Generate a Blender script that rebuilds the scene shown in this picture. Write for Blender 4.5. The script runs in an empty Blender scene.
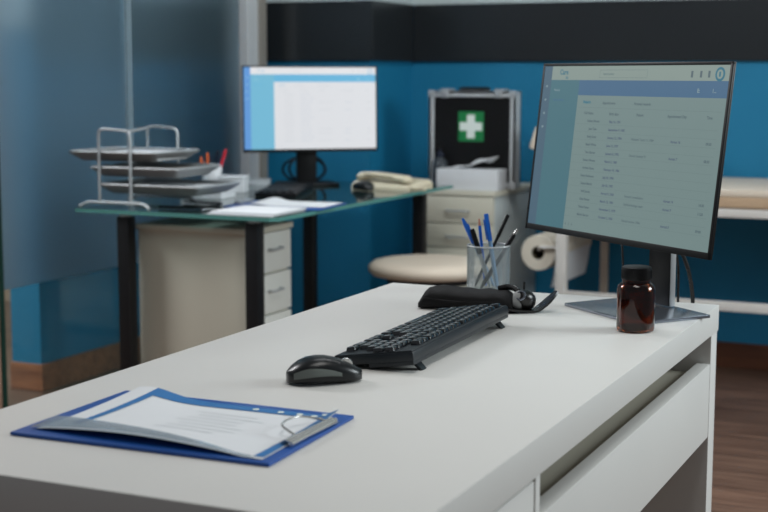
import bpy, bmesh, math, random
from mathutils import Matrix, Vector, Euler
random.seed(7)
PI = math.pi
sc = bpy.context.scene
COL = sc.collection

# ------------------------------------------------------------------ materials
def lin(c):
    out = []
    for v in c[:3]:
        v /= 255.0
        out.append(v / 12.92 if v <= 0.04045 else ((v + 0.055) / 1.055) ** 2.4)
    return (*out, 1.0)

def new_mat(name):
    m = bpy.data.materials.new(name)
    m.use_nodes = True
    nt = m.node_tree
    return m, nt, nt.nodes['Principled BSDF'], nt.nodes['Material Output']

def mat(name, rgb, rough=0.5, metal=0.0, var=0.06, scale=25.0, bump=0.0, spec=0.5, emit=None, estr=0.0, coat=0.0, trans=0.0, ior=1.45, bscale=None):
    """Principled surface with a noise that varies colour, roughness and (optionally) height."""
    m, nt, p, out = new_mat(name)
    N, L = nt.nodes, nt.links
    tc = N.new('ShaderNodeTexCoord')
    nz = N.new('ShaderNodeTexNoise'); nz.inputs['Scale'].default_value = scale; nz.inputs['Detail'].default_value = 4
    L.new(tc.outputs['Object'], nz.inputs['Vector'])
    c = lin(rgb)
    mx = N.new('ShaderNodeMix'); mx.data_type = 'RGBA'
    mx.inputs['A'].default_value = (c[0]*(1-var), c[1]*(1-var), c[2]*(1-var), 1)
    mx.inputs['B'].default_value = (min(1, c[0]*(1+var)), min(1, c[1]*(1+var)), min(1, c[2]*(1+var)), 1)
    L.new(nz.outputs['Fac'], mx.inputs['Factor'])
    L.new(mx.outputs['Result'], p.inputs['Base Color'])
    mr = N.new('ShaderNodeMapRange'); mr.inputs['To Min'].default_value = max(0.0, rough-0.04); mr.inputs['To Max'].default_value = min(1, rough+0.04)
    L.new(nz.outputs['Fac'], mr.inputs['Value']); L.new(mr.outputs['Result'], p.inputs['Roughness'])
    p.inputs['Metallic'].default_value = metal
    p.inputs['Specular IOR Level'].default_value = spec
    p.inputs['Coat Weight'].default_value = coat
    p.inputs['Transmission Weight'].default_value = trans
    p.inputs['IOR'].default_value = ior
    if emit:
        p.inputs['Emission Color'].default_value = lin(emit); p.inputs['Emission Strength'].default_value = estr
    if bump:
        b = N.new('ShaderNodeBump'); b.inputs['Strength'].default_value = bump; b.inputs['Distance'].default_value = 0.002
        if bscale:
            n2 = N.new('ShaderNodeTexNoise'); n2.inputs['Scale'].default_value = bscale; n2.inputs['Detail'].default_value = 3
            L.new(tc.outputs['Object'], n2.inputs['Vector']); L.new(n2.outputs['Fac'], b.inputs['Height'])
        else:
            L.new(nz.outputs['Fac'], b.inputs['Height'])
        L.new(b.outputs['Normal'], p.inputs['Normal'])
    return m

def sheet_glass(name, tint, haze_rgb, haze, gloss=0.08, rough=0.03, frost=0.0):
    """Clear or frosted pane: transparent + diffuse haze + fresnel gloss."""
    m, nt, p, out = new_mat(name)
    N, L = nt.nodes, nt.links
    N.remove(p)
    if frost:
        tr = N.new('ShaderNodeBsdfRefraction'); tr.inputs['IOR'].default_value = 1.12; tr.inputs['Roughness'].default_value = frost
    else: tr = N.new('ShaderNodeBsdfTransparent')
    tr.inputs['Color'].default_value = (*tint, 1)
    df = N.new('ShaderNodeBsdfDiffuse'); df.inputs['Color'].default_value = lin(haze_rgb)
    tl = N.new('ShaderNodeBsdfTranslucent'); tl.inputs['Color'].default_value = lin(haze_rgb)
    a = N.new('ShaderNodeMixShader'); a.inputs[0].default_value = 0.5
    L.new(df.outputs[0], a.inputs[1]); L.new(tl.outputs[0], a.inputs[2])
    b = N.new('ShaderNodeMixShader')
    tc = N.new('ShaderNodeTexCoord'); nz = N.new('ShaderNodeTexNoise'); nz.inputs['Scale'].default_value = 3
    L.new(tc.outputs['Object'], nz.inputs['Vector'])
    mr = N.new('ShaderNodeMapRange'); mr.inputs['To Min'].default_value = haze*0.93; mr.inputs['To Max'].default_value = haze*1.07
    L.new(nz.outputs['Fac'], mr.inputs['Value']); L.new(mr.outputs['Result'], b.inputs[0])
    L.new(tr.outputs[0], b.inputs[1]); L.new(a.outputs[0], b.inputs[2])
    g = N.new('ShaderNodeBsdfGlossy'); g.inputs['Roughness'].default_value = rough
    fr = N.new('ShaderNodeFresnel'); fr.inputs['IOR'].default_value = 1.45
    mm = N.new('ShaderNodeMath'); mm.operation = 'MULTIPLY'; mm.inputs[1].default_value = gloss*10
    mm.use_clamp = True
    L.new(fr.outputs[0], mm.inputs[0])
    c = N.new('ShaderNodeMixShader'); L.new(mm.outputs[0], c.inputs[0])
    L.new(b.outputs[0], c.inputs[1]); L.new(g.outputs[0], c.inputs[2])
    L.new(c.outputs[0], out.inputs['Surface'])
    return m

def wood(name, c1, c2, grain_axis, plank=None, rough=0.4):
    m, nt, p, out = new_mat(name)
    N, L = nt.nodes, nt.links
    tc = N.new('ShaderNodeTexCoord'); mp = N.new('ShaderNodeMapping')
    s = [18, 18, 18]; s[grain_axis] = 1.6
    mp.inputs['Scale'].default_value = s
    L.new(tc.outputs['Object'], mp.inputs['Vector'])
    nz = N.new('ShaderNodeTexNoise'); nz.inputs['Scale'].default_value = 2.2; nz.inputs['Detail'].default_value = 8; nz.inputs['Distortion'].default_value = 0.6
    L.new(mp.outputs[0], nz.inputs['Vector'])
    r = N.new('ShaderNodeValToRGB')
    r.color_ramp.elements[0].position = 0.3; r.color_ramp.elements[0].color = lin(c1)
    r.color_ramp.elements[1].position = 0.72; r.color_ramp.elements[1].color = lin(c2)
    L.new(nz.outputs['Fac'], r.inputs['Fac'])
    last = r.outputs['Color']
    if plank:
        br = N.new('ShaderNodeTexBrick')
        br.inputs['Color1'].default_value = (0.72, 0.72, 0.72, 1); br.inputs['Color2'].default_value = (1.12, 1.1, 1.08, 1)
        br.inputs['Mortar'].default_value = (0.25, 0.22, 0.2, 1)
        br.inputs['Scale'].default_value = 1; br.inputs['Mortar Size'].default_value = 0.0018
        br.inputs['Brick Width'].default_value = plank[0]; br.inputs['Row Height'].default_value = plank[1]
        br.offset = 0.37
        L.new(tc.outputs['Object'], br.inputs['Vector'])
        mu = N.new('ShaderNodeMix'); mu.data_type = 'RGBA'; mu.blend_type = 'MULTIPLY'; mu.inputs['Factor'].default_value = 1
        L.new(last, mu.inputs['A']); L.new(br.outputs['Color'], mu.inputs['B'])
        last = mu.outputs['Result']
    L.new(last, p.inputs['Base Color'])
    p.inputs['Roughness'].default_value = rough
    return m

M = {}
M['white_lam'] = mat('white_laminate', (214, 213, 209), 0.42, var=0.02, scale=8, bump=0.02)
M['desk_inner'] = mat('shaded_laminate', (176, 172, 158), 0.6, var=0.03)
M['black_plastic'] = mat('black_plastic', (14, 15, 17), 0.42, var=0.15, spec=0.3)
M['key_plastic'] = mat('key_plastic', (30, 33, 37), 0.2, var=0.15, spec=0.9, coat=0.35)
M['legend'] = mat('key_legend', (190, 194, 198), 0.5, var=0.02)
M['kb_body'] = mat('keyboard_body', (28, 34, 39), 0.36, var=0.1, spec=0.4)
M['rubber'] = mat('black_rubber', (14, 14, 15), 0.28, var=0.15, spec=0.6)
M['fabric_black'] = mat('black_fabric', (11, 11, 13), 0.85, var=0.3, scale=180, bump=0.4)
M['case_black'] = mat('case_panel_black', (7, 7, 9), 0.6, var=0.15, spec=0.3)
M['foam_grey'] = mat('grey_lining', (150, 152, 152), 0.8, var=0.12, scale=60, bump=0.3)
M['chrome'] = mat('polished_metal', (205, 205, 202), 0.24, metal=0.75, var=0.03)
M['steel'] = mat('satin_steel', (178, 182, 184), 0.38, metal=0.5, var=0.06)
M['dark_steel'] = mat('dark_brushed_plate', (128, 134, 144), 0.24, metal=0.8, var=0.05, scale=60)
M['alu'] = mat('aluminium_profile', (196, 200, 202), 0.45, metal=0.15, var=0.04)
M['blue_wall'] = mat('blue_paint', (16, 114, 152), 0.6, var=0.03, scale=6, bump=0.04, bscale=120)
M['upper_wall'] = mat('pale_upper_paint', (178, 190, 190), 0.7, var=0.03, scale=5)
M['beige_wall'] = mat('beige_paint', (168, 140, 116), 0.7, var=0.05, scale=5)
M['band'] = mat('black_gloss_panel', (34, 38, 41), 0.24, var=0.1, scale=3, spec=0.6)
M['wood_floor'] = wood('floor_planks', (86, 62, 50), (134, 104, 87), 0, plank=(1.25, 0.19), rough=0.36)
M['wood_skirt'] = wood('skirting_wood', (124, 70, 42), (172, 108, 70), 0, rough=0.42)  # same skirting wood, brightened in colour in place of stronger light
M['wood_skirt_dark'] = wood('dark_skirting_wood', (70, 38, 24), (104, 62, 40), 0, rough=0.42)
M['clip_blue'] = mat('blue_clipboard', (20, 78, 156), 0.4, var=0.06, scale=14)
M['clip_edge'] = mat('navy_edge', (12, 24, 78), 0.45, var=0.08)
M['sheet_blue'] = mat('blue_print_band', (44, 112, 172), 0.5, var=0.06, scale=12)
M['paper'] = mat('white_paper', (216, 219, 222), 0.75, var=0.02, scale=15)
M['ink'] = mat('grey_ink', (202, 207, 210), 0.75, var=0.04)
M['sleeve'] = sheet_glass('clear_sleeve', (0.95, 0.97, 0.98), (220, 230, 238), 0.32, gloss=0.06, rough=0.12)
M['amber'] = mat('amber_glass', (132, 64, 32), 0.06, var=0.05, trans=1.0, ior=1.5)
M['pen_blue'] = mat('blue_pen_plastic', (28, 104, 206), 0.35, var=0.05)
M['pen_clear'] = mat('pale_pen_barrel', (120, 156, 190), 0.25, var=0.05)
M['pen_tip'] = mat('peach_tip', (204, 148, 124), 0.5, var=0.05)
M['cup_glass'] = sheet_glass('cup_glass', (0.93, 0.95, 0.95), (205, 212, 214), 0.16, gloss=0.05, rough=0.08)  # diffuse haze paints the pale sheen into the cup wall
M['desk_glass'] = sheet_glass('table_glass', (0.62, 0.76, 0.76), (116, 158, 156), 0.3, gloss=0.13, rough=0.06)  # diffuse haze stands in for light reflected off the table top
M['glass_edge'] = mat('green_glass_edge', (84, 140, 134), 0.25, var=0.08, spec=0.6, emit=(60, 110, 106), estr=0.05)  # faint emission makes the edge glow, light put into the colour
M['frost_a'] = sheet_glass('frosted_pane', (0.62, 0.68, 0.72), (124, 156, 172), 0.27, gloss=0.02, rough=0.25, frost=0.5)
M['frost_b'] = sheet_glass('light_frosted_pane', (0.8, 0.86, 0.9), (130, 160, 172), 0.15, gloss=0.02, rough=0.25, frost=0.4)
M['joint'] = sheet_glass('pale_joint', (0.7, 0.76, 0.8), (170, 190, 198), 0.55, gloss=0.03, rough=0.3)
M['clear_pane'] = sheet_glass('clear_pane', (0.86, 0.92, 0.92), (150, 190, 190), 0.03, gloss=0.012)
M['pane_edge'] = mat('dark_green_edge', (18, 52, 44), 0.3, var=0.1)
M['bronze'] = mat('bronze_frame', (146, 142, 134), 0.5, metal=0.2, var=0.06)
M['cabinet'] = mat('cream_cabinet', (205, 202, 186), 0.5, var=0.02, scale=6)
M['cabinet_side'] = mat('grey_cabinet_side', (182, 190, 190), 0.5, var=0.02, scale=6)  # cream cabinet's side in shade, the shade put into the colour
M['drawer_w'] = mat('white_drawer', (212, 212, 205), 0.45, var=0.02)
M['leg_black'] = mat('black_metal_leg', (14, 15, 18), 0.4, var=0.1)
M['cream_vinyl'] = mat('cream_vinyl', (216, 202, 184), 0.5, var=0.03, scale=10)
M['beige_vinyl'] = mat('beige_vinyl', (196, 168, 138), 0.55, var=0.04, scale=10)
M['white_paint'] = mat('white_metal_paint', (212, 208, 202), 0.45, var=0.03)
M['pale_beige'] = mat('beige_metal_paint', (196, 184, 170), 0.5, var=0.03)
M['phone'] = mat('cream_phone_plastic', (214, 204, 178), 0.45, var=0.03)
M['phone_dark'] = mat('phone_recess', (150, 142, 118), 0.5, var=0.05)
M['tissue'] = mat('white_tissue', (226, 228, 230), 0.9, var=0.03, scale=30, bump=0.2)
M['roll'] = mat('cream_paper_roll', (222, 214, 198), 0.85, var=0.03, scale=40)
M['core'] = mat('cardboard_core', (66, 58, 38), 0.9, var=0.1)
M['green'] = mat('green_sticker', (20, 124, 66), 0.5, var=0.04)
M['white_mark'] = mat('white_print', (224, 232, 226), 0.55, var=0.02)
M['clear_plastic'] = sheet_glass('hazy_plastic', (0.7, 0.74, 0.78), (130, 140, 148), 0.35, gloss=0.08, rough=0.1)
M['red'] = mat('red_pencil', (206, 44, 58), 0.4, var=0.05)
M['orange'] = mat('orange_pencil', (220, 104, 54), 0.4, var=0.05)
M['navy'] = mat('dark_navy_pencil', (20, 26, 44), 0.4, var=0.08)
M['tray'] = mat('silver_mesh', (140, 143, 144), 0.5, metal=0.25, var=0.2, scale=320)
M['tray_dark'] = mat('shaded_folder', (112, 104, 96), 0.7, var=0.08)
M['grey_strip'] = mat('grey_mouse_panel', (98, 104, 100), 0.55, var=0.06, scale=40)
M['mouse_top'] = mat('mouse_shell', (17, 20, 22), 0.3, var=0.1, spec=0.45)

def screen_mat(name, rgb, e):
    return mat(name, tuple(v*0.25 for v in rgb), 0.35, var=0.01, emit=rgb, estr=e, spec=0.3)
E1 = 0.82
S1 = [screen_mat('screen_'+n, c, E1) for n, c in [
    ('card', (120, 141, 140)), ('header', (138, 154, 148)), ('sidebar', (76, 117, 128)), ('rail', (78, 104, 122)),
    ('strip', (74, 109, 140)), ('text', (88, 106, 112)), ('link', (88, 103, 120)), ('logo', (56, 116, 136)), ('icon', (134, 156, 162)), ('line', (108, 128, 128))]]
E2 = 0.95
S2 = [screen_mat('bright_'+n, c, E2) for n, c in [
    ('card', (221, 223, 227)), ('header', (226, 227, 230)), ('sidebar', (116, 184, 212)), ('rail', (98, 152, 214)),
    ('strip', (104, 180, 218)), ('text', (206, 209, 214)), ('link', (200, 206, 216)), ('logo', (178, 202, 218)), ('icon', (160, 210, 220)), ('line', (211, 213, 218))]]

# ------------------------------------------------------------------ mesh builder
ROOT = {}

class MB:
    def __init__(s): s.bm = bmesh.new()
    def _merge(s, t, mi, mtx=None):
        for f in t.faces: f.material_index = mi
        if mtx is not None: bmesh.ops.transform(t, matrix=mtx, verts=t.verts)
        me = bpy.data.meshes.new('t'); t.to_mesh(me); t.free()
        s.bm.from_mesh(me); bpy.data.meshes.remove(me)
        return s
    def box(s, c, d, bev=0.0, rot=None, mi=0, seg=2, taper=None):
        t = bmesh.new(); bmesh.ops.create_cube(t, size=1)
        for v in t.verts:
            k = taper if (taper and v.co.z > 0) else (1, 1)
            v.co = Vector((v.co.x*d[0]*k[0], v.co.y*d[1]*k[1], v.co.z*d[2]))
        if bev: bmesh.ops.bevel(t, geom=t.edges[:], offset=bev, segments=seg, affect='EDGES', profile=0.6)
        m = Matrix.Translation(c)
        if rot is not None: m = m @ (rot if isinstance(rot, Matrix) else Euler(rot).to_matrix().to_4x4())
        return s._merge(t, mi, m)
    def span(s, a, b, bev=0.0, mi=0):
        return s.box([(a[i]+b[i])/2 for i in range(3)], [abs(b[i]-a[i]) for i in range(3)], bev, mi=mi)
    def prism(s, pts, z0, z1, bev=0.0, mi=0, mtx=None, seg=2):
        t = bmesh.new()
        vs = [t.verts.new((x, y, z0)) for x, y in pts]
        f = t.faces.new(vs)
        r = bmesh.ops.extrude_face_region(t, geom=[f])
        bmesh.ops.translate(t, vec=(0, 0, z1-z0), verts=[g for g in r['geom'] if isinstance(g, bmesh.types.BMVert)])
        bmesh.ops.recalc_face_normals(t, faces=t.faces[:])
        if bev: bmesh.ops.bevel(t, geom=t.edges[:], offset=bev, segments=seg, affect='EDGES', profile=0.6)
        return s._merge(t, mi, mtx)
    def lathe(s, prof, seg=40, mi=0, mtx=None, close=False):
        t = bmesh.new(); rings = []
        for r, z in prof:
            if r < 1e-6: rings.append([t.verts.new((0, 0, z))])
            else: rings.append([t.verts.new((r*math.cos(2*PI*k/seg), r*math.sin(2*PI*k/seg), z)) for k in range(seg)])
        pr = list(zip(rings, rings[1:]))
        if close: pr.append((rings[-1], rings[0]))
        for a, b in pr:
            for k in range(seg):
                j = (k+1) % seg
                if len(a) == 1 and len(b) == 1: continue
                if len(a) == 1: t.faces.new((a[0], b[j], b[k]))
                elif len(b) == 1: t.faces.new((a[k], a[j], b[0]))
                else: t.faces.new((a[k], a[j], b[j], b[k]))
        bmesh.ops.recalc_face_normals(t, faces=t.faces[:])
        return s._merge(t, mi, mtx)
    def tube(s, pts, r, seg=10, closed=False, mi=0, caps=True):
        t = bmesh.new(); P = [Vector(p) for p in pts]; n = len(P); rings = []
        rr = r if isinstance(r, (list, tuple)) else [r]*n
        up = None
        for i, p in enumerate(P):
            if closed: d = (P[(i+1) % n]-P[i-1])
            else: d = P[min(i+1, n-1)]-P[max(i-1, 0)]
            d.normalize()
            if up is None:
                up = Vector((0, 0, 1)) if abs(d.z) < 0.9 else Vector((1, 0, 0))
            sd = d.cross(up).normalized(); up = sd.cross(d).normalized()
            rings.append([t.verts.new(p+(sd*math.cos(2*PI*k/seg)+up*math.sin(2*PI*k/seg))*rr[i]) for k in range(seg)])
        pr = list(zip(rings, rings[1:]))
        if closed: pr.append((rings[-1], rings[0]))
        for a, b in pr:
            for k in range(seg):
                j = (k+1) % seg; t.faces.new((a[k], a[j], b[j], b[k]))
        if not closed and caps:
            t.faces.new(rings[0]); t.faces.new(rings[-1])
        bmesh.ops.recalc_face_normals(t, faces=t.faces[:])
        return s._merge(t, mi)
    def cyl(s, a, b, r, r2=None, seg=24, mi=0):
        return s.tube([a, b], [r, r if r2 is None else r2], seg, mi=mi)
    def grid(s, fn, nu, nv, mi=0, thick=0.0, mtx=None):
        t = bmesh.new()
        g = [[t.verts.new(fn(i/nu, j/nv)) for j in range(nv+1)] for i in range(nu+1)]
        for i in range(nu):
            for j in range(nv): t.faces.new((g[i][j], g[i+1][j], g[i+1][j+1], g[i][j+1]))
        bmesh.ops.recalc_face_normals(t, faces=t.faces[:])
        if thick: bmesh.ops.solidify(t, geom=t.faces[:], thickness=thick)
        return s._merge(t, mi, mtx)
    def loft(s, rings, mi=0, mtx=None):
        """closed rings (lists of equal length) joined and capped"""
        t = bmesh.new(); R = [[t.verts.new(p) for p in r] for r in rings]; n = len(R[0])
        for a, b in zip(R, R[1:]):
            for k in range(n): t.faces.new((a[k], a[(k+1) % n], b[(k+1) % n], b[k]))
        t.faces.new(R[0]); t.faces.new(R[-1])
        bmesh.ops.recalc_face_normals(t, faces=t.faces[:])
        return s._merge(t, mi, mtx)
    def text(s, body, size, mtx, mi=0, align='LEFT', bold=0.0):
        cu = bpy.data.curves.new('t', 'FONT'); cu.body = body; cu.size = size; cu.align_x = align; cu.offset = bold
        cu.resolution_u = 2
        o = bpy.data.objects.new('t', cu); COL.objects.link(o)
        dg = bpy.context.evaluated_depsgraph_get(); me = bpy.data.meshes.new_from_object(o.evaluated_get(dg))
        bpy.data.objects.remove(o); bpy.data.curves.remove(cu)
        t = bmesh.new(); t.from_mesh(me); bpy.data.meshes.remove(me)
        return s._merge(t, mi, mtx)
    def build(s, name, mats, parent=None, world=False, loc=None, rot=0, smooth=35, sub=0):
        me = bpy.data.meshes.new(name); s.bm.to_mesh(me); s.bm.free()
        for m in (mats if isinstance(mats, (list, tuple)) else [mats]): me.materials.append(m)
        o = bpy.data.objects.new(name, me); COL.objects.link(o)
        if smooth:
            for p in me.polygons: p.use_smooth = True
            me.set_sharp_from_angle(angle=math.radians(smooth))
        if parent is not None:
            o.parent = parent; ROOT[o] = ROOT[parent]
            if world: me.transform(ROOT[o].inverted())
        else:
            mt = Matrix.Identity(4)
            if loc is not None:
                mt = Matrix.Translation(loc) @ Matrix.Rotation(rot, 4, 'Z')
                o.location = loc; o.rotation_euler = (0, 0, rot)
                if world: me.transform(mt.inverted())
            ROOT[o] = mt
        if sub:
            md = o.modifiers.new('subsurf', 'SUBSURF'); md.levels = sub; md.render_levels = sub
        return o

def tag(o, label=None, cat=None, group=None, kind=None):
    if label: o['label'] = label
    if cat: o['category'] = cat
    if group: o['group'] = group
    if kind: o['kind'] = kind
    return o

def thing(name, label, cat, loc, rotz=0, group=None):
    o = bpy.data.objects.new(name, None); COL.objects.link(o)
    o.empty_display_size = 0.05
    o.location = loc; o.rotation_euler = (0, 0, rotz)
    ROOT[o] = Matrix.Translation(loc) @ Matrix.Rotation(rotz, 4, 'Z')
    return tag(o, label, cat, group)

def struct(o): o['kind'] = 'structure'; return o

def arc(c, r, a0, a1, n, plane):
    u, v = plane
    return [Vector(c)+Vector(u)*r*math.cos(a0+(a1-a0)*k/n)+Vector(v)*r*math.sin(a0+(a1-a0)*k/n) for k in range(n+1)]

def rounded_path(pts, r, n=6):
    """polyline with rounded inner corners"""
    P = [Vector(p) for p in pts]; out = [P[0]]
    for a, b, c in zip(P, P[1:], P[2:]):
        d1 = (a-b).normalized(); d2 = (c-b).normalized()
        rr = min(r, (a-b).length*0.49, (c-b).length*0.49)
        p, q = b+d1*rr, b+d2*rr
        for k in range(n+1):
            t = k/n; out.append((1-t)**2*p+2*t*(1-t)*b+t*t*q)
    out.append(P[-1]); return out

# ------------------------------------------------------------------ room shell
BZ0, BZ1 = 1.2, 1.437          # dark wall band
def wall(name, a, b, m): return struct(MB().span(a, b).build(name, m, smooth=0))
struct(MB().span((-4.6, -4.2, -0.05), (3.4, 3.9, 0)).build('floor', M['wood_floor'], smooth=0))
wall('wall_back', (-1.26, 3.0, 0), (3.4, 3.1, BZ1), M['blue_wall'])
wall('wall_back_upper', (-1.26, 3.0, BZ1), (3.4, 3.1, 2.7), M['upper_wall'])
wall('wall_recess', (-2.07, 2.58, 0), (-1.26, 3.1, BZ1), M['blue_wall'])
wall('wall_recess_upper', (-2.07, 2.58, BZ1), (-1.26, 3.1, 2.7), M['upper_wall'])
wall('wall_pillar', (-2.2, 1.5, 0), (-2.07, 3.1, BZ1), M['blue_wall'])
wall('wall_pillar_upper', (-2.2, 1.5, BZ1), (-2.07, 3.1, 2.7), M['upper_wall'])
wall('wall_far_left', (-4.6, 3.1, 0), (-2.07, 3.2, 2.7), M['beige_wall'])
wall('wall_left', (-4.7, -4.2, 0), (-4.6, 3.2, 2.7), M['upper_wall'])
b = MB()
def band(name, a, c): return struct(MB().span(a, c, 0.002).build(name, M['band'], smooth=0))
band('trim_1', (-1.245, 2.985, BZ0), (3.4, 3.0, BZ1))
band('trim_2', (-2.07, 2.565, BZ0), (-1.245, 2.58, BZ1))
band('trim_3', (-1.26, 2.58, BZ0), (-1.245, 2.985, BZ1))
band('trim_4', (-2.07, 1.485, BZ0), (-2.055, 2.565, BZ1))
struct(MB().span((-2.2, 1.485, 1.31), (-2.07, 1.5, BZ1), 0.002).build('trim_5', M['upper_wall'], smooth=0))
def skirt(name, a, c, m='wood_skirt'): return struct(MB().span(a, c, 0.003).build(name, M[m], smooth=0))
skirt('baseboard_back', (-1.245, 2.985, 0), (3.4, 3.0, 0.1), 'wood_skirt_dark')
skirt('baseboard_recess', (-2.055, 2.565, 0), (-1.245, 2.58, 0.1))
skirt('baseboard_recess_side', (-1.26, 2.58, 0), (-1.245, 2.985, 0.1))
skirt('baseboard_pillar_side', (-2.07, 1.485, 0), (-2.055, 2.565, 0.1))
skirt('baseboard_pillar', (-2.2, 1.485, 0), (-2.07, 1.5, 0.1))

# frosted glass partition on the plane x = -1.7
GX = -1.7
p = thing('glass_partition', 'frosted glass partition with a clear strip along the bottom, left of the glass table', 'partition', (GX, 0.2, 0))
def pane(y0, y1, m):
    fr = MB().span((GX-0.004, y0, 0.485), (GX+0.004, y1, 2.7)).build('frosted_panel', m, p, world=True, smooth=0)
    MB().span((GX-0.004, y0, 0.02), (GX+0.004, y1, 0.485)).build('clear_panel', M['clear_pane'], p, world=True, smooth=0)
pane(0.862, 1.525, M['frost_a'])
pane(1.56, 2.30, M['frost_b'])
tag(MB().span((GX-0.012, 1.527, 0.02), (GX+0.012, 1.558, 2.7), 0.002).build('joint_strip', M['joint'], p, world=True, smooth=0), 'pale vertical joint between the two panes')
MB().span((GX-0.005, 0.846, 0.02), (GX+0.005, 0.860, 2.7)).build('pane_edge', M['pane_edge'], p, world=True, smooth=0)
pf = MB().span((-1.765, 2.36, 0), (-1.69, 2.46, 2.7), 0.004).build('post', M['alu'], p, world=True, smooth=0)
MB().span((-1.80, 2.352, 0), (-1.775, 2.47, 2.7), 0.002).build('post_strip', M['bronze'], p, world=True, smooth=0)
MB().span((-1.69, 2.44, 0), (-1.678, 2.49, 2.7), 0.002).build('post_strip', M['bronze'], p, world=True, smooth=0)
MB().span((GX-0.02, 0.79, 0), (GX+0.02, 2.36, 0.02)).build('floor_track', M['alu'], p, world=True, smooth=0)

# ------------------------------------------------------------------ white desk
H = 0.73; DL = 1.42; DW = 0.65
d = thing('desk', 'white laminate office desk with drawer front and finger gap, in the foreground', 'desk', (DW/2, -DL/2, 0))
MB().span((0, -DL, 0.683), (DW, 0, H), 0.0015).build('worktop', M['white_lam'], d, world=True)
MB().span((0.002, -0.052, 0), (DW-0.002, -0.002, 0.683), 0.0015).build('side_panel', M['white_lam'], d, world=True)
MB().span((0.002, -DL+0.002, 0), (DW-0.022, -1.025, 0.683), 0.0015).build('cabinet_body', M['white_lam'], d, world=True)
MB().span((DW-0.022, -1.041, 0.0), (DW-0.001, -1.025, 0.683), 0.001).build('divider', M['white_lam'], d, world=True)
dr = MB().span((DW-0.021, -DL+0.004, 0.04), (DW-0.002, -1.044, 0.679), 0.0015).build('cabinet_door', M['white_lam'], d, world=True)
MB().span((DW-0.026, -1.022, 0.497), (DW-0.002, -0.056, 0.631), 0.0015).build('drawer_front', M['white_lam'], d, world=True)
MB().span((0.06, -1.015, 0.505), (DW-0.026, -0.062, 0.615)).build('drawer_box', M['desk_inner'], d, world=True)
MB().span((0.05, -1.025, 0.12), (0.066, -0.052, 0.683)).build('back_panel', M['desk_inner'], d, world=True)

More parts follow.
